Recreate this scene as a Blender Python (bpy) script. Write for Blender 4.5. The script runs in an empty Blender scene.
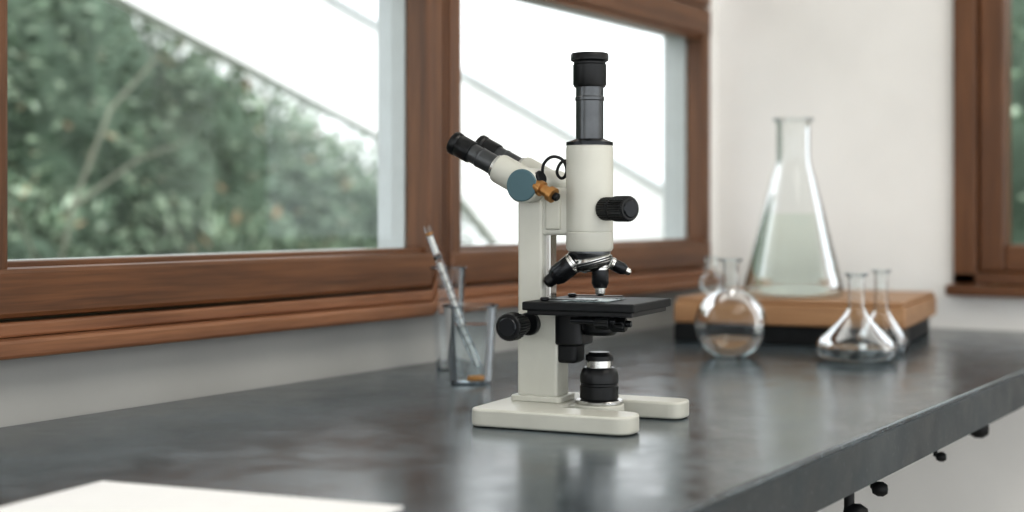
import bpy, bmesh, math, random
from mathutils import Vector, Matrix
random.seed(7)
Z0=0.9
TH=math.radians(32.4)
HC=0.222
sc=bpy.context.scene
COL=sc.collection

# ---------------- materials ----------------
def newmat(name):
    m=bpy.data.materials.new(name); m.use_nodes=True
    nt=m.node_tree; b=nt.nodes.get('Principled BSDF')
    return m,nt,b
def plain(name,col,rough=.5,metal=0,spec=.5,var=.06,scale=40,bump=0.0,coat=0):
    m,nt,b=newmat(name)
    tc=nt.nodes.new('ShaderNodeTexCoord')
    n=nt.nodes.new('ShaderNodeTexNoise'); n.inputs['Scale'].default_value=scale; n.inputs['Detail'].default_value=4
    nt.links.new(tc.outputs['Object'],n.inputs['Vector'])
    r=nt.nodes.new('ShaderNodeValToRGB')
    r.color_ramp.elements[0].position=.3; r.color_ramp.elements[1].position=.7
    r.color_ramp.elements[0].color=[c*(1-var) for c in col]+[1]
    r.color_ramp.elements[1].color=[min(1,c*(1+var)) for c in col]+[1]
    nt.links.new(n.outputs['Fac'],r.inputs['Fac']); nt.links.new(r.outputs['Color'],b.inputs['Base Color'])
    b.inputs['Roughness'].default_value=rough; b.inputs['Metallic'].default_value=metal
    b.inputs['Specular IOR Level'].default_value=spec
    b.inputs['Coat Weight'].default_value=coat
    if bump:
        bp=nt.nodes.new('ShaderNodeBump'); bp.inputs['Strength'].default_value=bump; bp.inputs['Distance'].default_value=.002
        nt.links.new(n.outputs['Fac'],bp.inputs['Height']); nt.links.new(bp.outputs['Normal'],b.inputs['Normal'])
    return m
def wood(name,c1,c2,axis,rough=.4,sc_=1.0):
    m,nt,b=newmat(name)
    tc=nt.nodes.new('ShaderNodeTexCoord'); mp=nt.nodes.new('ShaderNodeMapping')
    s=[26*sc_]*3; s[axis]=1.3*sc_; mp.inputs['Scale'].default_value=s
    nt.links.new(tc.outputs['Object'],mp.inputs['Vector'])
    n=nt.nodes.new('ShaderNodeTexNoise'); n.inputs['Scale'].default_value=2.2; n.inputs['Detail'].default_value=8; n.inputs['Distortion'].default_value=.35
    nt.links.new(mp.outputs['Vector'],n.inputs['Vector'])
    n2=nt.nodes.new('ShaderNodeTexNoise'); n2.inputs['Scale'].default_value=9; n2.inputs['Detail'].default_value=6
    nt.links.new(mp.outputs['Vector'],n2.inputs['Vector'])
    mx=nt.nodes.new('ShaderNodeMath'); mx.operation='MULTIPLY_ADD'; mx.inputs[1].default_value=.4
    nt.links.new(n2.outputs['Fac'],mx.inputs[0])
    m2=nt.nodes.new('ShaderNodeMath'); m2.operation='MULTIPLY'; m2.inputs[1].default_value=.6
    nt.links.new(n.outputs['Fac'],m2.inputs[0]); nt.links.new(m2.outputs[0],mx.inputs[2])
    r=nt.nodes.new('ShaderNodeValToRGB'); r.color_ramp.elements[0].position=.30; r.color_ramp.elements[1].position=.70
    r.color_ramp.elements[0].color=c1+[1]; r.color_ramp.elements[1].color=c2+[1]
    nt.links.new(mx.outputs[0],r.inputs['Fac']); nt.links.new(r.outputs['Color'],b.inputs['Base Color'])
    b.inputs['Roughness'].default_value=rough
    bp=nt.nodes.new('ShaderNodeBump'); bp.inputs['Strength'].default_value=.10; bp.inputs['Distance'].default_value=.002
    nt.links.new(mx.outputs[0],bp.inputs['Height']); nt.links.new(bp.outputs['Normal'],b.inputs['Normal'])
    return m
WD=[.064,.026,.010]; WL=[.185,.080,.032]
M_woodx=wood('wood_grain_x',WD,WL,0); M_woody=wood('wood_grain_y',WD,WL,1); M_woodz=wood('wood_grain_z',WD,WL,2)
M_woodr=wood('wood_red_x',[.13,.055,.026],[.31,.148,.075],0,.45)
M_box=wood('wood_box',[.26,.135,.065],[.46,.27,.14],1,.45)
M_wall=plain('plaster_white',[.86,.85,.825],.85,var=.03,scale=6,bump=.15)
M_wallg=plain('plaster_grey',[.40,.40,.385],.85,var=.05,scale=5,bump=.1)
M_floor=plain('floor_linoleum',[.35,.33,.30],.5,var=.12,scale=8)
M_ceil=plain('ceiling_paint',[.8,.8,.79],.9,var=.02)
M_paint=plain('enamel_ivory',[.53,.53,.475],.35,var=.04,scale=30)
M_paintd=plain('enamel_ivory_worn',[.47,.47,.415],.4,var=.10,scale=25)
M_black=plain('black_plastic',[.006,.007,.008],.33,var=.3,spec=.35)
M_blackm=plain('black_matte',[.008,.009,.010],.5,var=.3,scale=80,spec=.3)
M_gun=plain('gunmetal_tube',[.022,.024,.027],.25,metal=.6,var=.2)
M_gunl=plain('gunmetal_satin',[.10,.105,.11],.28,metal=.8,var=.15)
M_chrome=plain('chrome',[.62,.62,.60],.22,metal=1,var=.05)
M_brass=plain('brass',[.45,.24,.09],.35,metal=.8,var=.15)
M_teal=plain('cap_teal',[.06,.12,.14],.35,var=.05)
M_paper=plain('paper',[.82,.82,.81],.8,var=.01)
M_alu=plain('aluminium_frame',[.50,.53,.53],.45,var=.04)
M_ext=plain('render_white',[.84,.85,.86],.9,var=.03,scale=2)
M_extd=plain('fascia_grey',[.60,.63,.65],.7)
M_ground=plain('ground_grass',[.10,.12,.07],.95,var=.4,scale=3)
M_twig=plain('bark_pale',[.27,.27,.22],.9)
M_white=plain('enamel_white',[.8,.8,.78],.4)
M_brown=plain('sediment_amber',[.55,.25,.06],.5)

def counter_mat(name,k=1.0,rmin=.17,rmax=.27,spec=.8):
    m,nt,b=newmat(name)
    tc=nt.nodes.new('ShaderNodeTexCoord')
    def noise(s,d,dist=0):
        n=nt.nodes.new('ShaderNodeTexNoise'); n.inputs['Scale'].default_value=s; n.inputs['Detail'].default_value=d; n.inputs['Distortion'].default_value=dist
        nt.links.new(tc.outputs['Object'],n.inputs['Vector']); return n
    a=noise(5,9,.2); f=noise(150,7); w=noise(22,10,.3)
    def ramp(p0,c0,p1,c1,src):
        r=nt.nodes.new('ShaderNodeValToRGB'); e=r.color_ramp.elements
        e[0].position=p0; e[0].color=c0; e[1].position=p1; e[1].color=c1
        nt.links.new(src,r.inputs['Fac']); return r
    mx=nt.nodes.new('ShaderNodeMix'); mx.data_type='FLOAT'; mx.inputs[0].default_value=.4
    nt.links.new(a.outputs['Fac'],mx.inputs[2]); nt.links.new(w.outputs['Fac'],mx.inputs[3])
    r=ramp(.34,(.030*k,.039*k,.045*k,1),.68,(.095*k,.122*k,.138*k,1),mx.outputs[0])
    sp=ramp(.58,(0,0,0,1),.74,(1,1,1,1),f.outputs['Fac'])
    m2=nt.nodes.new('ShaderNodeMix'); m2.data_type='RGBA'; m2.inputs[7].default_value=(.24*k,.28*k,.30*k,1)
    mm=nt.nodes.new('ShaderNodeMath'); mm.operation='MULTIPLY'; mm.inputs[1].default_value=.35
    nt.links.new(sp.outputs['Color'],mm.inputs[0]); nt.links.new(mm.outputs[0],m2.inputs[0]); nt.links.new(r.outputs['Color'],m2.inputs[6])
    nt.links.new(m2.outputs[2],b.inputs['Base Color'])
    r2=nt.nodes.new('ShaderNodeMapRange'); r2.inputs['From Min'].default_value=.3; r2.inputs['From Max'].default_value=.7
    r2.inputs['To Min'].default_value=rmin; r2.inputs['To Max'].default_value=rmax
    nt.links.new(w.outputs['Fac'],r2.inputs['Value']); nt.links.new(r2.outputs[0],b.inputs['Roughness'])
    bp=nt.nodes.new('ShaderNodeBump'); bp.inputs['Strength'].default_value=.025; bp.inputs['Distance'].default_value=.0005
    nt.links.new(f.outputs['Fac'],bp.inputs['Height']); nt.links.new(bp.outputs['Normal'],b.inputs['Normal'])
    b.inputs['Specular IOR Level'].default_value=spec
    return m
M_counter=counter_mat('counter_slate')
M_cshade=counter_mat('counter_slate_shaded',.40,.4,.55,.3)  # same slate, darkened: shade of the front face put into the colour

def thin_glass(name,center,edge,refl=1.0,rough=0.0,blend=.35):
    m,nt,b=newmat(name); nt.nodes.remove(b)
    out=nt.nodes['Material Output']
    lw=nt.nodes.new('ShaderNodeLayerWeight'); lw.inputs['Blend'].default_value=blend
    r=nt.nodes.new('ShaderNodeValToRGB'); e=r.color_ramp.elements
    e[0].position=.35; e[0].color=center+[1]; e[1].position=1; e[1].color=edge+[1]
    nt.links.new(lw.outputs['Facing'],r.inputs['Fac'])
    t=nt.nodes.new('ShaderNodeBsdfTransparent'); nt.links.new(r.outputs['Color'],t.inputs['Color'])
    g=nt.nodes.new('ShaderNodeBsdfGlossy'); g.inputs['Roughness'].default_value=rough; g.inputs['Color'].default_value=(.95,.97,1,1)
    fr=nt.nodes.new('ShaderNodeFresnel'); fr.inputs['IOR'].default_value=1.45
    mu=nt.nodes.new('ShaderNodeMath'); mu.operation='MULTIPLY'; mu.inputs[1].default_value=refl
    nt.links.new(fr.outputs[0],mu.inputs[0])
    mx=nt.nodes.new('ShaderNodeMixShader'); nt.links.new(mu.outputs[0],mx.inputs[0])
    nt.links.new(t.outputs[0],mx.inputs[1]); nt.links.new(g.outputs[0],mx.inputs[2]); nt.links.new(mx.outputs[0],out.inputs['Surface'])
    return m
M_pane=thin_glass('window_glass',[.98,.99,.99],[.95,.96,.96],.05)
M_glass=thin_glass('lab_glass',[.965,.98,.975],[.22,.29,.28],.6,.02,.42)
M_glassb=thin_glass('tumbler_glass',[.95,.975,.985],[.30,.38,.42],1.0,.02,.5)
def liquid(name,col,ior=1.33):
    m,nt,b=newmat(name); b.inputs['Base Color'].default_value=col+[1]; b.inputs['Roughness'].default_value=0.0
    b.inputs['Transmission Weight'].default_value=1; b.inputs['IOR'].default_value=ior; return m
M_liq=liquid('liquid_pale_green',[.90,.955,.90],1.14); M_water=liquid('water_clear',[.96,.99,.995],1.15)

def leafmat():
    m,nt,b=newmat('foliage')
    g=nt.nodes.new('ShaderNodeNewGeometry')
    tc=nt.nodes.new('ShaderNodeTexCoord'); mp=nt.nodes.new('ShaderNodeMapping'); mp.inputs['Scale'].default_value=(2.2,2.2,5.5)
    nt.links.new(tc.outputs['Object'],mp.inputs['Vector'])
    n=nt.nodes.new('ShaderNodeTexNoise'); n.inputs['Scale'].default_value=1.3; n.inputs['Detail'].default_value=3
    nt.links.new(mp.outputs['Vector'],n.inputs['Vector'])
    mr=nt.nodes.new('ShaderNodeMapRange'); mr.inputs['From Min'].default_value=.35; mr.inputs['From Max'].default_value=.65
    mr.inputs['To Min'].default_value=.55; mr.inputs['To Max'].default_value=1.5  # noise paints shaded gaps and lighter tufts into the leaf colour
    nt.links.new(n.outputs['Fac'],mr.inputs['Value'])
    r=nt.nodes.new('ShaderNodeValToRGB'); e=r.color_ramp.elements
    e[0].position=0; e[0].color=(.09,.135,.095,1); e[1].position=1; e[1].color=(.42,.27,.16,1)
    for p,c in ((.35,(.14,.20,.14,1)),(.7,(.225,.29,.21,1)),(.94,(.28,.34,.27,1))):
        x=e.new(p); x.color=c
    nt.links.new(g.outputs['Random Per Island'],r.inputs['Fac'])
    vm=nt.nodes.new('ShaderNodeVectorMath'); vm.operation='SCALE'
    nt.links.new(r.outputs['Color'],vm.inputs[0]); nt.links.new(mr.outputs[0],vm.inputs['Scale'])
    nt.links.new(vm.outputs[0],b.inputs['Base Color'])
    b.inputs['Roughness'].default_value=.8
    return m
M_leaf=leafmat()
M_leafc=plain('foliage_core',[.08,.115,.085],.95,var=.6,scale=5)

# ---------------- mesh helpers ----------------
def obj(name,bm,mat,parent=None,smooth=False,bevel=0,bseg=2,angle=35):
    me=bpy.data.meshes.new(name); bm.normal_update(); bm.to_mesh(me); bm.free()
    o=bpy.data.objects.new(name,me); COL.objects.link(o)
    if mat: me.materials.append(mat)
    if parent: o.parent=parent
    if smooth:
        for p in me.polygons: p.use_smooth=True
        try:
            me.set_sharp_from_angle(angle=math.radians(angle))
        except Exception: pass
    if bevel:
        md=o.modifiers.new('bevel','BEVEL'); md.width=bevel; md.segments=bseg; md.limit_method='ANGLE'; md.angle_limit=math.radians(40)
    return o
def box(name,lo,hi,mat,parent=None,bevel=0,z0=0,bseg=2):
    bm=bmesh.new(); bmesh.ops.create_cube(bm,size=1)
    c=[(a+b)/2 for a,b in zip(lo,hi)]; s=[b-a for a,b in zip(lo,hi)]
    for v in bm.verts: v.co=Vector((v.co[i]*s[i] for i in range(3)))
    o=obj(name,bm,mat,parent,bevel=bevel,bseg=bseg); o.location=(c[0],c[1],c[2]+z0); return o
def prism(name,pts,z0,z1,mat,parent=None,bevel=0,bseg=3):
    bm=bmesh.new(); a=[bm.verts.new((x,y,z0)) for x,y in pts]; b=[bm.verts.new((x,y,z1)) for x,y in pts]
    n=len(pts); bm.faces.new(a[::-1]); bm.faces.new(b)
    for i in range(n): bm.faces.new((a[i],a[(i+1)%n],b[(i+1)%n],b[i]))
    bmesh.ops.recalc_face_normals(bm,faces=bm.faces)
    return obj(name,bm,mat,parent,smooth=True,bevel=bevel,bseg=bseg)
def lathe_bm(bm,prof,seg=48,mtx=None,knurl=0):
    rings=[]
    mtx=mtx or Matrix.Identity(4)
    for r,z in prof:
        if r<1e-6: rings.append([bm.verts.new(mtx@Vector((0,0,z)))])
        else:
            rings.append([bm.verts.new(mtx@Vector((r*math.cos(2*math.pi*i/seg),r*math.sin(2*math.pi*i/seg),z))) for i in range(seg)])
    for A,B in zip(rings,rings[1:]):
        if len(A)==1 and len(B)==1: continue
        for i in range(seg):
            j=(i+1)%seg
            if len(A)==1: bm.faces.new((A[0],B[i],B[j]))
            elif len(B)==1: bm.faces.new((A[i],A[j],B[0]))
            else: bm.faces.new((A[i],A[j],B[j],B[i]))
def lathe(name,prof,mat,parent=None,loc=(0,0,0),axis=(0,0,1),seg=48,angle=35):
    bm=bmesh.new(); lathe_bm(bm,prof,seg)
    bmesh.ops.recalc_face_normals(bm,faces=bm.faces)
    o=obj(name,bm,mat,parent,smooth=True,angle=angle)
    o.location=loc; o.rotation_mode='QUATERNION'; o.rotation_quaternion=Vector(axis).normalized().to_track_quat('Z','Y')
    return o
def ribs(r,z0,z1,n,d):
    p=[(0,z0),(r-d,z0)]
    h=(z1-z0)/n
    for i in range(n):
        z=z0+i*h
        p+=[(r,z+h*.15),(r,z+h*.6),(r-d,z+h*.7),(r-d,z+h*.95)]
    p+=[(r-d,z1),(0,z1)]
    return p
def cyl(r,z0,z1,c=.0012):
    return [(0,z0),(r-c,z0),(r,z0+c),(r,z1-c),(r-c,z1),(0,z1)]
def empty(name,loc,rz=0):
    e=bpy.data.objects.new(name,None); COL.objects.link(e); e.location=loc; e.rotation_euler=(0,0,rz); e.empty_display_size=.05; return e
def knurled(name,r,z0,z1,mat,parent,loc,axis,teeth=28):
    bm=bmesh.new(); seg=teeth*2
    rs=[(0,z0,0),(r*.86,z0,0),(r,z0+.002,1),(r,z1-.002,1),(r*.86,z1,0),(0,z1,0)]
    rings=[]
    for rr,z,k in rs:
        if rr==0: rings.append([bm.verts.new((0,0,z))])
        else: rings.append([bm.verts.new(((rr*(.93 if (k and i%2) else 1))*math.cos(2*math.pi*i/seg),(rr*(.93 if (k and i%2) else 1))*math.sin(2*math.pi*i/seg),z)) for i in range(seg)])
    for A,B in zip(rings,rings[1:]):
        for i in range(seg):
            j=(i+1)%seg
            if len(A)==1: bm.faces.new((A[0],B[i],B[j]))
            elif len(B)==1: bm.faces.new((A[i],A[j],B[0]))
            else: bm.faces.new((A[i],A[j],B[j],B[i]))
    bmesh.ops.recalc_face_normals(bm,faces=bm.faces)
    o=obj(name,bm,mat,parent); o.location=loc; o.rotation_mode='QUATERNION'; o.rotation_quaternion=Vector(axis).normalized().to_track_quat('Z','Y'); return o

# ---------------- room shell ----------------
XF=2.78; YW=1.24; XB=-3.0; YR=-3.2; ZC=1.75
box('floor',(XB,YR,-.95),(XF+.12,YW+.12,-.9),M_floor,z0=Z0)
box('ceiling',(XB,YR,ZC),(XF+.12,YW+.12,ZC+.08),M_ceil,z0=Z0)
# window wall (left)
WX0=-.7; WX1=2.718; WZ0=.085; WZ1=.74
wl=empty('wall_left',(0,0,Z0))
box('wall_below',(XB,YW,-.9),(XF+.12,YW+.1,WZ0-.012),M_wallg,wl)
box('wall_above',(XB,YW,WZ1),(XF+.12,YW+.1,ZC),M_wall,wl)
box('wall_corner_pier',(WX1,YW,WZ0-.012),(XF+.12,YW+.1,WZ1),M_wall,wl)
box('wall_near_pier',(XB,YW,WZ0-.012),(WX0,YW+.1,WZ1),M_wall,wl)
# far wall with window opening
wf=empty('wall_far',(0,0,Z0))
RY0=-.15; RY1=.71; RZ0=.075; RZ1=.95
box('wall_below',(XF,YR,-.9),(XF+.12,YW,RZ0),M_wall,wf)
box('wall_above',(XF,YR,RZ1),(XF+.12,YW,ZC),M_wall,wf)
box('wall_pier',(XF,RY1,RZ0),(XF+.12,YW,RZ1),M_wall,wf)
box('wall_pier_near',(XF,YR,RZ0),(XF+.12,RY0,RZ1),M_wall,wf)

# sill
box('trim_1',(WX0-.05,YW-.042,.074),(WX1+.01,YW+.0,.094),M_woodr,bevel=.004,z0=Z0)
def window(name,x0,x1,leftpost,rightpost):
    w=empty(name,(0,0,Z0))
    L=x0-leftpost; R=x1+rightpost
    box('frame_bottom',(L,YW-.022,.0942),(R,YW+.05,.110),M_woodr,w,.003)
    box('sash_rail_bottom',(L+.004,YW-.016,.113),(R-.004,YW+.03,.167),M_woodx,w,.006)
    box('glazing_bead_bottom',(x0-.004,YW-.004,.164),(x1+.004,YW+.026,.173),M_woodx,w,.002)
    box('sash_rail_top',(L+.004,YW-.016,.598),(R-.004,YW+.03,.655),M_woodx,w,.005)
    box('glazing_bead_top',(x0-.004,YW-.004,.592),(x1+.004,YW+.026,.6),M_woodr,w,.002)
    box('frame_top',(L,YW-.012,.659),(R,YW+.06,.77),M_woodx,w,.003)
    box('sash_stile_left',(L+.004,YW-.014,.113),(x0,YW+.03,.655),M_woodz,w,.005)
    box('sash_stile_right',(x1,YW-.014,.113),(R-.004,YW+.03,.655),M_woodz,w,.005)
    box('glass_pane',(x0-.004,YW+.018,.165),(x1+.004,YW+.022,.6),M_pane,w)
    box('outer_jamb_right',(x1+.0,YW+.031,.12),(x1+.03,YW+.082,.64),M_alu,w,.001)
    box('outer_jamb_left',(x0-.03,YW+.031,.12),(x0,YW+.082,.64),M_alu,w,.001)
    box('outer_sill',(x0,YW+.031,.13),(x1,YW+.12,.1705),M_alu,w,.001)
    box('outer_head',(x0,YW+.031,.6),(x1,YW+.082,.64),M_alu,w,.001)
    return w
window('window_1',.953,1.699,.045,.045)
window('window_2',1.788,2.684,.036,.034)
window('window_3',.05,.863,.045,.045)
window('window_4',-.66,-.04,.04,.045)
box('trim_2',(1.744,YW-.012,.112),(1.752,YW+.06,.70),M_woodz,bevel=.002,z0=Z0)
# right window on the far wall
w=empty('window_5',(0,0,Z0))
fx=XF-.022
box('frame_jamb_left',(fx,.690,.088),(XF+.06,.735,RZ1+.03),M_woodz,w,.004)
box('frame_jamb_right',(fx,RY0-.03,.088),(XF+.06,RY0+.04,RZ1+.03),M_woodz,w,.004)
box('frame_head',(fx,RY0-.03,RZ1-.04),(XF+.06,.735,RZ1+.03),M_woody,w,.004)
box('frame_bottom',(fx,RY0-.03,.088),(XF+.06,.735,.112),M_woody,w,.004)
box('sash_stile_left',(fx+.012,.640,.1125),(XF+.05,.6895,RZ1-.04),M_woodz,w,.005)
box('sash_stile_right',(fx+.012,RY0+.043,.1125),(XF+.05,RY0+.1,RZ1-.04),M_woodz,w,.005)
box('sash_rail_bottom',(fx+.012,RY0+.1,.1125),(XF+.05,.640,.165),M_woody,w,.005)
box('sash_rail_top',(fx+.012,RY0+.1,RZ1-.095),(XF+.05,.640,RZ1-.043),M_woody,w,.005)
box('glass_pane',(XF+.02,RY0+.09,.16),(XF+.024,.65,RZ1-.08),M_pane,w)
box('sill_board',(fx-.02,RY0-.04,.066),(XF,.745,.087),M_woody,w,.004)

# ---------------- counter ----------------
c=empty('lab_counter',(0,0,Z0))
box('counter_top',(-.55,.455,-.05),(XF-.001,YW-.001,0),M_counter,c,.004)
box('edge_shade_strip',(-.55,.4525,-.051),(XF-.001,.4555,-.0045),M_cshade,c,.001)  # thin strip added to carry the painted shade on the counter front
for i,(x,y) in enumerate(((-.45,.53),(-.45,1.15),(.9,.56),(.9,1.15))):
    box('leg_%d'%(i+1),(x,y,-.9),(x+.045,y+.045,-.05),M_blackm,c,.002)
box('wall_ledger',(XF-.03,.62,-.11),(XF-.002,YW-.002,-.05),M_blackm,c,.002)
for i,(x,s,h) in enumerate(((1.92,.013,.014),(1.74,.006,.026),(1.50,.008,.026),(1.42,.012,.04))):
    lathe('hook_stem_%d'%(i+1),cyl(s*.45,-.05-h,-.05,.0005),M_blackm,c,(x,.485,0))
    lathe('hook_knob_%d'%(i+1),[(0,-s*1.1),(s*.6,-s),(s,-s*.3),(s,s*.4),(s*.6,s),(0,s*1.1)],M_blackm,c,(x,.478,-.05-h),(0.3,-1,0),24)

# ---------------- paper ----------------
def dirv(a): return Vector((math.cos(math.radians(a)),math.sin(math.radians(a)),0))
A=Vector((.795,.905,0)); d1=dirv(-79); d2=dirv(188)
prism('paper_sheet',[tuple((A)[:2]),tuple((A+d2*.21)[:2]),tuple((A+d2*.21+d1*.275)[:2]),tuple((A+d1*.275)[:2])],Z0+.0003,Z0+.0025,M_paper)

# ---------------- wooden box ----------------
wb=empty('wooden_box',(2.28,.685,Z0),math.radians(8))
box('black_base',(.012,.012,0),(.37,.385,.034),M_blackm,wb,.003)
box('wood_slab',(0,0,.034),(.38,.395,.070),M_box,wb,.003)
box('lid_board',(.004,.004,.0705),(.376,.391,.078),M_box,wb,.002)
for i,(y) in enumerate((.0,.345)):
    box('foot_%d'%(i+1),(-.002,y,0),(.05,y+.05,.033),M_black,wb,.004)

# ---------------- glassware ----------------
def glassware(name,loc,outer,mat,liqprof=None,liqmat=None,lip=None):
    e=empty(name,loc)
    lathe('glass_body',outer,mat,e,seg=64,angle=60)
    if lip:
        r,z,t=lip
        prof=[(r+t*math.cos(a),z+t*math.sin(a)) for a in [2*math.pi*i/10 for i in range(11)]]
        bm=bmesh.new(); lathe_bm(bm,prof,64); bmesh.ops.remove_doubles(bm,verts=bm.verts,dist=1e-6); bmesh.ops.recalc_face_normals(bm,faces=bm.faces)
        obj('glass_lip',bm,mat,e,smooth=True,angle=80)
    if liqprof: lathe('liquid',liqprof,liqmat,e,seg=64,angle=50)
    return e
def smoothprof(pts,n=6):
    out=[]
    P=[pts[0]]+list(pts)+[pts[-1]]
    for i in range(1,len(P)-2):
        p0,p1,p2,p3=[Vector((q[0],q[1])) for q in P[i-1:i+3]]
        for k in range(n):
            t=k/n
            v=.5*((2*p1)+(-p0+p2)*t+(2*p0-5*p1+4*p2-p3)*t*t+(-p0+3*p1-3*p2+p3)*t**3)
            out.append((max(v.x,0),v.y))
    out.append(tuple(pts[-1])); return out
def clip(prof,zl,inset=.0015):
    o=[(0,inset)]
    for i,(r,z) in enumerate(prof):
        if z>zl:
            r0,z0=prof[i-1]; t=(zl-z0)/(z-z0+1e-9); o.append((max(r0+(r-r0)*t-inset,0),zl)); break
        if r>.0: o.append((max(r-inset,0),max(z,inset)))
    o.append((0,zl)); return o
# big erlenmeyer
pr=[(0,0),(.078,0),(.0855,.003),(.0885,.010),(.087,.020),(.080,.045),(.0545,.148),(.039,.210),(.033,.228),(.0300,.243),(.0295,.262),(.0295,.305),(.032,.311),(.034,.314)]
glassware('erlenmeyer_flask',(2.38,.915,Z0+.0785),pr,M_glass,clip(pr,.146),M_liq,(.034,.314,.002))
# round flask front
R=.056
pr=[(0,0.0),(.020,0.0)]
zc=.0515
a0=math.asin(.022/R)
for i in range(25):
    a=a0+(math.pi-a0-.235)*i/24
    pr.append((R*math.sin(a),zc-R*math.cos(a)))
pr+=[(.0128,.110),(.0125,.118),(.0125,.146),(.016,.151),(.0165,.153)]
glassware('florence_flask',(2.029,.883,Z0),pr,M_glass,clip(pr,.030),M_water,(.0165,.152,.0016))
# small one on box
R=.0225; pr=[(0,0),(.008,0)]
for i in range(15):
    a=.37+(math.pi-.37-.5)*i/14; pr.append((R*math.sin(a),.021-R*math.cos(a)))
pr+=[(.0105,.045),(.0105,.060),(.0125,.064),(.0125,.067)]
glassware('florence_flask',(2.305,1.040,Z0+.0785),pr,M_glass,None,None,(.0125,.067,.0014))
# conical squat volumetric flasks
def conic(loc,s,hh,level,neck):
    pr=smoothprof([(0,0),(.030*s,0),(.052*s,.004),(.0605*s,.017),(.057*s,.031),(.040*s,.048),(.022*s,.066),(neck+.001,.080),(neck,.092),(neck,hh-.008),(neck+.003,hh-.002),(neck+.0038,hh)],5)
    return glassware('volumetric_flask',loc,pr,M_glass,clip(pr,level),M_water,(neck+.0038,hh,.0014))
conic((2.079,.699,Z0),1.0,.132,.022,.0125)
conic((2.203,.700,Z0),.66,.133,.016,.0105)
# tumbler/beaker
bx,by=1.532,1.037
pr=[(0,.0),(.025,0),(.0275,.002),(.0285,.006),(.0355,.100),(.037,.103)]
pin=[(0,.006),(.0265,.006),(.0318,.078),(0,.078)]
e=glassware('glass_beaker',(bx,by,Z0),pr,M_glassb,pin,M_water,(.0366,.1025,.0013))
lathe('glass_base',[(0,.001),(.025,.001),(.0262,.004),(0,.0045)],M_glassb,e)
lathe('amber_residue',[(0,.0063),(.014,.0063),(.013,.010),(0,.0115)],M_brown,e,(.006,-.008,0))
pr=[(0,0),(.0165,0),(.018,.003),(.0185,.02),(.0245,.143),(.026,.147)]
glassware('measuring_glass',(1.642,1.150,Z0),pr,M_glassb,None,None,(.0256,.1465,.0013))
# pipette
P0=Vector((bx+.008,by-.010,Z0+.012)); P1=Vector((1.517,1.098,Z0+.207)); ax=P1-P0; Lp=ax.length
pp=empty('glass_pipette',P0); pp.rotation_mode='QUATERNION'; pp.rotation_quaternion=ax.normalized().to_track_quat('Z','Y')
M_pip=thin_glass('pipette_glass',[.92,.94,.94],[.45,.48,.48],.8,.05,.5)
lathe('pipette_tube',[(0,0),(.0020,0),(.0052,.02),(.0052,Lp*.78),(.0048,Lp*.8),(.0048,Lp-.002),(.004,Lp)],M_pip,pp,seg=24)
lathe('white_core',[(0,.012),(.0014,.012),(.0024,.03),(.0024,Lp*.75),(0,Lp*.75)],M_white,pp,seg=16)
lathe('white_core_top',cyl(.0034,Lp*.81,Lp*.93,.0005),M_white,pp,seg=16)
lathe('dark_band',cyl(.0058,Lp*.775,Lp*.80,.0005),M_gunl,pp,seg=24)
lathe('amber_cap',cyl(.0052,Lp*.940,Lp*.952,.0005),M_brass,pp,seg=24)
for i in range(9):
    lathe('graduation_%d'%(i+1),cyl(.0054,Lp*(.2+.06*i),Lp*(.2+.06*i)+.0006,.0001),M_gun,pp,seg=24)

# ---------------- microscope ----------------
ms=empty('microscope',(1.322,.746,Z0),math.radians(-81.6))
def rounded(pts,rads,n=6):
    out=[]; N=len(pts)
    for i in range(N):
        p=Vector(pts[i]); a=Vector(pts[i-1]); b=Vector(pts[(i+1)%N]); r=rads[i]
        if r<=0: out.append(tuple(p)); continue
        u=(a-p).normalized(); v=(b-p).normalized()
        for k in range(n+1):
            t=k/n; q=p+u*r*(1-t)**2+v*r*t**2
            out.append((q.x,q.y))
    return out
poly=[(-.095,-.096),(.084,-.096),(.084,-.048),(-.01,-.048),(-.01,.034),(.098,.034),(.098,.077),(-.092,.077)]
prism('base_horseshoe',rounded(poly,[.018,.02,.02,.012,.012,.016,.016,.018]),.001,.0195,M_paint,ms,.0025)
lathe('base_lamp_seat',cyl(.027,.001,.019),M_paint,ms,(.017,0,0))
box('seat_bridge',(-.03,-.018,.001),(.005,.018,.018),M_paint,ms,.001)
prism('pillar_foot',rounded([(-.078,-.023),(-.019,-.023),(-.019,.023),(-.078,.023)],[.005]*4,3),.0195,.026,M_paint,ms,.001)
box('pillar_lower',(-.072,-.0175,.024),(-.025,.0175,.118),M_paint,ms,.003,bseg=3)
box('pillar_upper',(-.072,-.0165,.11),(-.043,.0165,.238),M_paint,ms,.003,bseg=3)
box('pillar_slide',(-.046,-.009,.122),(-.036,.009,.225),M_chrome,ms,.001)
box('arm_bridge',(-.055,-.014,.200),(-.008,.014,.252),M_paint,ms,.004,bseg=3)
box('arm_plate',(-.040,-.0165,.206),(-.022,.0165,.246),M_paintd,ms,.002)
AX=.006
lathe('body_tube',[(0,.183),(.0235,.183),(.0255,.186),(.0255,.203),(.025,.2035),(.025,.2045),(.0255,.205),(.0255,.294),(.0245,.298),(0,.298)],M_paint,ms,(AX,0,0),seg=64)
lathe('tube_collar',[(0,.297),(.0255,.297),(.0255,.3005),(.020,.3025),(.0165,.304),(0,.304)],M_gun,ms,(AX,0,0))
lathe('photo_tube',[(0,.303),(.0150,.303),(.0150,.345),(.0158,.346),(.0158,.349),(.0150,.350),(.0150,.362),(0,.362)],M_gunl,ms,(AX,0,0))
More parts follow.
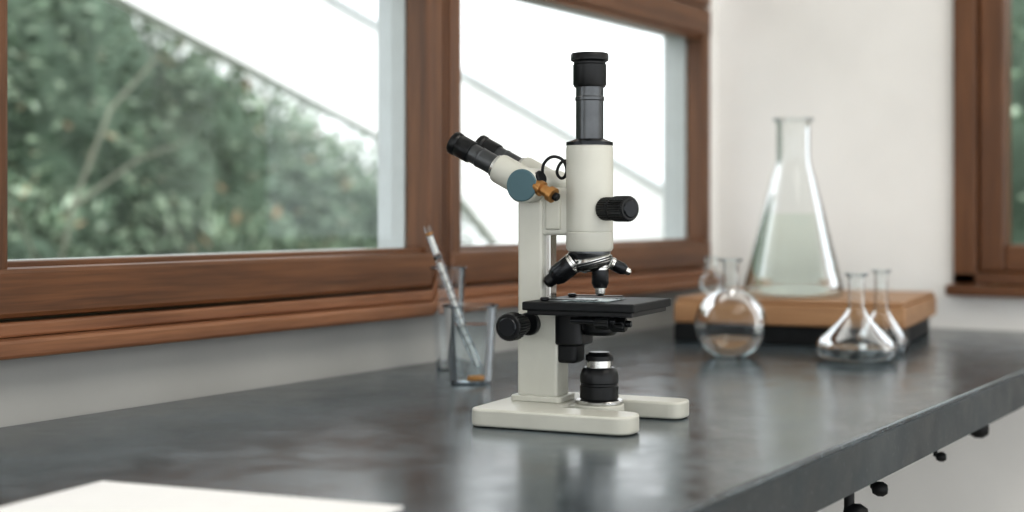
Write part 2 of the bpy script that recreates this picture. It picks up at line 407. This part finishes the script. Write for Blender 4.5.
lathe('photo_eyepiece',[(0,.360),(.0165,.360),(.0180,.363),(.0180,.384),(.0172,.385),(.0172,.387),(.0205,.389),(.0205,.3950),(.0195,.3965),(.016,.3965),(.0145,.3925),(0,.3925)],M_black,ms,(AX,0,0))
lathe('tube_lower_ring',[(0,.174),(.017,.174),(.019,.177),(.0225,.181),(.0225,.184),(0,.184)],M_gunl,ms,(AX,0,0))
# nosepiece
nax=Vector((-.25,-.1,1)).normalized()
lathe('nosepiece_turret',[(0,-.008),(.012,-.008),(.020,-.003),(.0215,0),(.0215,.004),(.019,.007),(0,.007)],M_chrome,ms,(AX+.004,0,.170),nax)
lathe('nosepiece_rim',ribs(.0222,-.001,.004,2,.0012),M_black,ms,(AX+.004,0,.170),nax)
def objective(i,loc,ax,s=1.0,tip=M_chrome):
    e=bpy.data.objects.new('objective_%d'%i,None); COL.objects.link(e); e.parent=ms; e.location=loc
    e.rotation_mode='QUATERNION'; e.rotation_quaternion=Vector(ax).normalized().to_track_quat('Z','Y')
    lathe('objective_ring',ribs(.0118*s,0,.006*s,2,.001),M_chrome,e)
    lathe('objective_barrel',[(0,.006*s),(.0112*s,.006*s),(.0112*s,.024*s),(.0102*s,.0255*s),(.0085*s,.030*s),(0,.030*s)],M_gun,e)
    lathe('objective_tip',[(0,.029*s),(.0072*s,.029*s),(.0066*s,.037*s),(.004*s,.040*s),(0,.040*s)],tip,e)
objective(1,(AX+.012,0,.168),(0,0,-1),.82)
objective(2,(-.008,-.006,.172),(-.78,-.22,-.62),1.02,M_black)
objective(3,(AX+.02,.012,.170),(.8,.45,-.45),.6)
# transverse knob on tube
ka=Vector((math.cos(math.radians(30)),-math.sin(math.radians(30)),0))
lathe('fine_knob_stem',cyl(.009,.018,.032),M_black,ms,(AX,0,.2285),ka)
knurled('fine_knob_inner',.0125,.023,.040,M_black,ms,(AX,0,.2285),ka)
knurled('fine_knob_outer',.0136,.042,.067,M_black,ms,(AX,0,.2285),ka,32)
lathe('fine_knob_cap',cyl(.0095,.066,.0685),M_gun,ms,(AX,0,.2285),ka)
# binocular head
lathe('head_housing',[(0,-.036),(.0175,-.036),(.019,-.034),(.019,.062),(.0175,.064),(0,.064)],M_paint,ms,(-.058,0,.254),(0,1,0),64)
lathe('head_cap',[(0,-.0385),(.0165,-.0385),(.0175,-.0375),(.0175,-.0355),(0,-.0355)],M_teal,ms,(-.058,0,.254),(0,1,0),64)
td=Vector((-.089,0,.047)).normalized()
for i,y in enumerate((-.019,.047)):
    o=Vector((-.056,y,.254))
    lathe('eyepiece_sleeve_%d'%(i+1),[(0,.004),(.0165,.004),(.0165,.040),(.0155,.043),(0,.043)],M_paint,ms,o,td)
    lathe('eyepiece_ring_%d'%(i+1),[(0,.043),(.0130,.043),(.0130,.047),(.0118,.048),(0,.048)],M_chrome,ms,o,td)
    lathe('eyepiece_tube_%d'%(i+1),[(0,.047),(.0112,.047),(.0112,.066),(.0116,.0665),(.0116,.068),(.0108,.069),(.0108,.080),(0,.080)],M_gunl,ms,o,td)
    lathe('eyepiece_ocular_%d'%(i+1),[(0,.079),(.0122,.079),(.0125,.081),(.0125,.096),(.0118,.097),(.0132,.099),(.0132,.104),(.0122,.1055),(.009,.1055),(.0075,.103),(0,.103)],M_black,ms,o,td)
box('head_mount',(-.068,-.014,.234),(-.040,.014,.246),M_paint,ms,.002)
# brass clamp screw
lathe('clamp_screw',[(0,0),(.0075,0),(.0085,.002),(.0085,.010),(.006,.011),(.006,.019),(.0085,.020),(.0085,.026),(0,.027)],M_brass,ms,(-.045,-.030,.254),(.85,-.15,-.42),20)
lathe('clamp_screw_tip',cyl(.0045,.026,.032),M_black,ms,(-.045,-.030,.254),(.85,-.15,-.42),20)
lathe('clamp_collar',cyl(.0078,-.004,.003),M_black,ms,(-.040,-.028,.262),(.7,-.2,.3),20)
# cable loop
cu=bpy.data.curves.new('cable_loop','CURVE'); cu.dimensions='3D'; cu.bevel_depth=.0017; cu.bevel_resolution=4
sp=cu.splines.new('BEZIER'); pts=[(-.045,-.012,.262),(-.040,-.014,.280),(-.028,-.012,.285),(-.018,-.008,.274),(-.024,-.004,.262),(-.032,0,.270),(-.022,.004,.281),(-.018,.006,.262)]
sp.bezier_points.add(len(pts)-1)
for b_,q in zip(sp.bezier_points,pts): b_.co=q; b_.handle_left_type=b_.handle_right_type='AUTO'
o=bpy.data.objects.new('cable_loop',cu); COL.objects.link(o); o.parent=ms; cu.materials.append(M_black)
# stage
box('stage_plate',(-.047,-.0625,.1215),(.078,.0625,.1305),M_blackm,ms,.0015)
box('stage_rim',(-.043,-.058,.1165),(.074,.058,.122),M_black,ms,.001)
lathe('stage_aperture',[(.010,.1306),(.013,.1306),(.013,.1312),(.010,.1312)],M_chrome,ms,(AX+.012,0,0))
box('glass_slide',(-.012,-.038,.1306),(.042,-.014+.03,.1316),M_glass,ms)
for i,y in enumerate((-.040,.040)):
    box('stage_clip_%d'%(i+1),(-.03,y-.003,.1322),(.030,y+.003,.1332),M_gun,ms,.0004)
    lathe('stage_clip_screw_%d'%(i+1),cyl(.005,.1305,.1345),M_gun,ms,(-.03,y,0),seg=20)
box('stage_bracket',(-.030,-.016,.098),(.012,.016,.1215),M_black,ms,.002)
lathe('condenser',[(0,.093),(.016,.093),(.020,.097),(.021,.104),(.021,.1185),(0,.1185)],M_black,ms,(AX+.012,0,0))
prism('rack_housing',rounded([(-.028,-.021),(.004,-.021),(.004,.021),(-.028,.021)],[.008]*4,4),.082,.1165,M_black,ms,.002)
prism('rack_housing_lower',rounded([(-.028,-.015),(-.004,-.015),(-.004,.015),(-.028,.015)],[.007]*4,4),.062,.084,M_blackm,ms,.004)
for i,(x0,y) in enumerate(((.022,-.045),(.034,-.030))):
    lathe('stage_drive_shaft_%d'%(i+1),cyl(.0035,0,.05,.0004),M_gun,ms,(x0-.02,y,.111-.003*i),(1,0,0),20)
    knurled('stage_drive_knob_%d'%(i+1),.0078,0,.016,M_black,ms,(x0+.008,y,.110-.003*i),(1,0,0),16)
# coarse focus knobs
for sgn in (-1,1):
    n='near' if sgn<0 else 'far'
    lathe('coarse_shaft_'+n,cyl(.0065,.015,.06,.0005),M_gun,ms,(-.058,0,.104),(0,sgn,0),24)
    lathe('coarse_flange_'+n,cyl(.0125,.0175,.026),M_black,ms,(-.056,0,.104),(0,sgn,0),32)
    knurled('coarse_knob_'+n,.0112,.036,.052,M_black,ms,(-.058,0,.104),(0,sgn,0),24)
    knurled('coarse_knob_big_'+n,.0152,.054,.074,M_black,ms,(-.058,0,.104),(0,sgn,0),30)
    lathe('coarse_cap_'+n,cyl(.0105,.0735,.0765),M_gun,ms,(-.058,0,.104),(0,sgn,0),32)
# illuminator
lathe('lamp_flange',cyl(.0262,.019,.0235),M_chrome,ms,(.017,0,0))
lathe('lamp_body',[(0,.0235),(.0195,.0235),(.0208,.025),(.0208,.038),(.0198,.039),(.0198,.041),(.0208,.042),(.0208,.050),(.0185,.056),(.0165,.058),(0,.058)],M_black,ms,(.017,0,0))
lathe('lamp_ring',[(0,.058),(.0135,.058),(.0135,.0655),(0,.0655)],M_chrome,ms,(.017,0,0))
lathe('lamp_head',[(0,.0655),(.0148,.0655),(.0148,.0705),(.0120,.0725),(.0110,.0745),(0,.0745)],M_black,ms,(.017,0,0))

# ---------------- exterior ----------------
ex=empty('exterior_ramp_wall',(0,3.0,Z0))
low=[(1.2,1.245),(3.9,.49),(4.36,.30),(4.70,.06),(5.2,-.35),(5.6,-1.3),(6.2,-1.3),(14,-1.3)]
def ztop(x): return 1.512-.24*(x-1.2) if x<6.2 else .312
bm=bmesh.new(); cols=[]
for x,z in low:
    cols.append([bm.verts.new((x,0,z)),bm.verts.new((x,0,ztop(x))),bm.verts.new((x,.06,ztop(x))),bm.verts.new((x,.06,z))])
for A_,B_ in zip(cols,cols[1:]):
    for k in range(4): bm.faces.new((A_[k],A_[(k+1)%4],B_[(k+1)%4],B_[k]))
bm.faces.new(cols[0]); bm.faces.new(cols[-1][::-1])
bmesh.ops.recalc_face_normals(bm,faces=bm.faces)
obj('ramp_panel',bm,M_ext,ex)
def beam(name,p,q,h,y0,y1,mat,par):
    bm=bmesh.new(); vs=[]
    for (x,z) in (p,q):
        for yy in (y0,y1):
            for dz in (0,h): vs.append(bm.verts.new((x,yy,z+dz)))
    bmesh.ops.convex_hull(bm,input=vs); return obj(name,bm,mat,par)
beam('ramp_coping',(1.2,1.512),(6.2,.312),.016,-.02,.08,M_extd,ex)
box('ramp_coping_end',(6.2,-.02,.31),(14,.08,.326),M_extd,ex)
box('ground',(-8,YW+.14,-1.4),(22,20,-1.3),M_ground,z0=Z0)
# foliage shrubs
def shrub(cx,cy,cz,rx,ry,rz,n):
    e=empty('conifer_shrub',(cx,cy,cz+Z0))
    bm=bmesh.new(); bmesh.ops.create_icosphere(bm,subdivisions=3,radius=1)
    for v in bm.verts:
        k=.80+.12*math.sin(v.co.x*7+cx)*math.cos(v.co.z*6+cy)
        v.co=Vector((v.co.x*rx*k,v.co.y*ry*k,v.co.z*rz*k))
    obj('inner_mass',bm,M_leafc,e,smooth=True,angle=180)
    bm=bmesh.new()
    for i in range(n):
        u=Vector((random.gauss(0,1),random.gauss(0,1),random.gauss(0,1))).normalized()
        k=.78+.30*random.random()+.08*math.sin(u.x*9)*math.cos(u.z*11)
        p=Vector((u.x*rx*k,u.y*ry*k,u.z*rz*k))
        d=(u+Vector((random.uniform(-.8,.8),random.uniform(-.8,.8),random.uniform(-.9,.3)))).normalized()
        s=d.cross(Vector((random.random()-.5,random.random()-.5,random.random()))).normalized()
        L=random.uniform(.04,.10); W=random.uniform(.008,.02)
        vs=[bm.verts.new(p),bm.verts.new(p+d*L*.5+s*W),bm.verts.new(p+d*L),bm.verts.new(p+d*L*.5-s*W)]
        bm.faces.new(vs)
    obj('needles',bm,M_leaf,e)
sh=[(2.9,4.8,.2,.8,.7,1.9,6000),(3.9,5.0,.5,.8,.7,1.4,6000),(3.2,4.3,-.5,.7,.6,.8,4000),(4.6,4.8,.0,.75,.7,1.15,5500),
(4.2,4.2,-.55,.7,.6,.75,4000),(5.4,4.9,-.2,.75,.6,1.0,5000),(5.1,4.25,-.75,.7,.55,.8,4000),(6.1,4.8,-.45,.7,.6,1.0,4500),(6.8,4.6,-.95,.8,.6,.9,2500),
(5.2,5.6,.15,.9,.6,1.0,5000),(6.1,5.9,.02,.85,.6,.88,4500),(6.9,5.9,-.15,.8,.6,.80,4000),(1.6,4.6,.3,.9,.7,1.8,2500),(.3,4.8,.2,.9,.7,1.6,2000),(-1.2,5,.2,1.0,.7,1.6,1500),(3.3,6.2,1.2,1.2,.8,1.8,4000)]
for s in sh: shrub(*s)
for s in ((6.0,1.4,.3,.7,.8,1.6,3500),(6.3,.2,.3,.8,.9,1.5,3500),(6.6,-1.2,.2,.8,.9,1.5,1500)): shrub(*s)
box('ground',(XF+.14,-8,-1.4),(22,YW+.13,-1.3),M_ground,z0=Z0)
# pale bare branches
cu=bpy.data.curves.new('bare_branches','CURVE'); cu.dimensions='3D'; cu.bevel_depth=.009
def br(pts,r):
    s=cu.splines.new('POLY'); s.points.add(len(pts)-1)
    for i,(pt,q) in enumerate(zip(s.points,pts)): pt.co=(*q,1); pt.radius=r*(1-.7*i/(len(pts)-1))
br([(3.1,3.9,-1.3),(3.15,3.9,-.3),(3.25,3.85,.25),(3.42,3.85,.6),(3.6,3.8,.8)],1.0)
br([(3.25,3.85,.25),(3.5,3.8,.42),(3.75,3.8,.50)],.6)
br([(3.18,3.9,.0),(2.95,3.85,.35),(2.9,3.8,.75)],.6)
o=bpy.data.objects.new('bare_branches',cu); COL.objects.link(o); o.location=(0,0,Z0); cu.materials.append(M_twig)

# ---------------- light ----------------
wd=bpy.data.worlds.new('World'); sc.world=wd; wd.use_nodes=True
bg=wd.node_tree.nodes['Background']; bg.inputs[0].default_value=(.965,.985,1,1); bg.inputs[1].default_value=1.85
sl=bpy.data.lights.new('soft_sun_fill','SUN'); sl.energy=3.0; sl.angle=math.radians(30); sl.color=(1,.97,.92)  # soft sun added to brighten the outer wall under an overcast sky
so=bpy.data.objects.new('soft_sun_fill',sl); COL.objects.link(so); so.rotation_mode='QUATERNION'
so.rotation_quaternion=Vector((.25,.72,-.8)).normalized().to_track_quat('-Z','Y'); so.location=(0,-2,6)
al=bpy.data.lights.new('room_fill_lamp','AREA'); al.shape='RECTANGLE'; al.size=1.6; al.size_y=1.0; al.energy=22; al.color=(1,.94,.86)  # fill lamp added to brighten the room, no known fixture there
ao=bpy.data.objects.new('room_fill_lamp',al); COL.objects.link(ao); ao.location=(1.1,-.5,Z0+ZC-.03)

# ---------------- camera ----------------
cd=bpy.data.cameras.new('camera'); co=bpy.data.objects.new('camera',cd); COL.objects.link(co)
co.location=(0,0,Z0+HC); co.rotation_euler=(math.radians(90),0,TH-math.radians(90))
cd.sensor_width=36; cd.lens=1400/1024*36; cd.shift_y=-41/1024; cd.clip_start=.02
cd.dof.use_dof=True; cd.dof.focus_distance=1.5; cd.dof.aperture_fstop=2.7
sc.camera=co
sc.view_settings.view_transform='Standard'
for lk in ('Medium High Contrast','Standard - Medium High Contrast'):
    try:
        sc.view_settings.look=lk; print('look',lk); break
    except Exception as ex_: print(ex_)
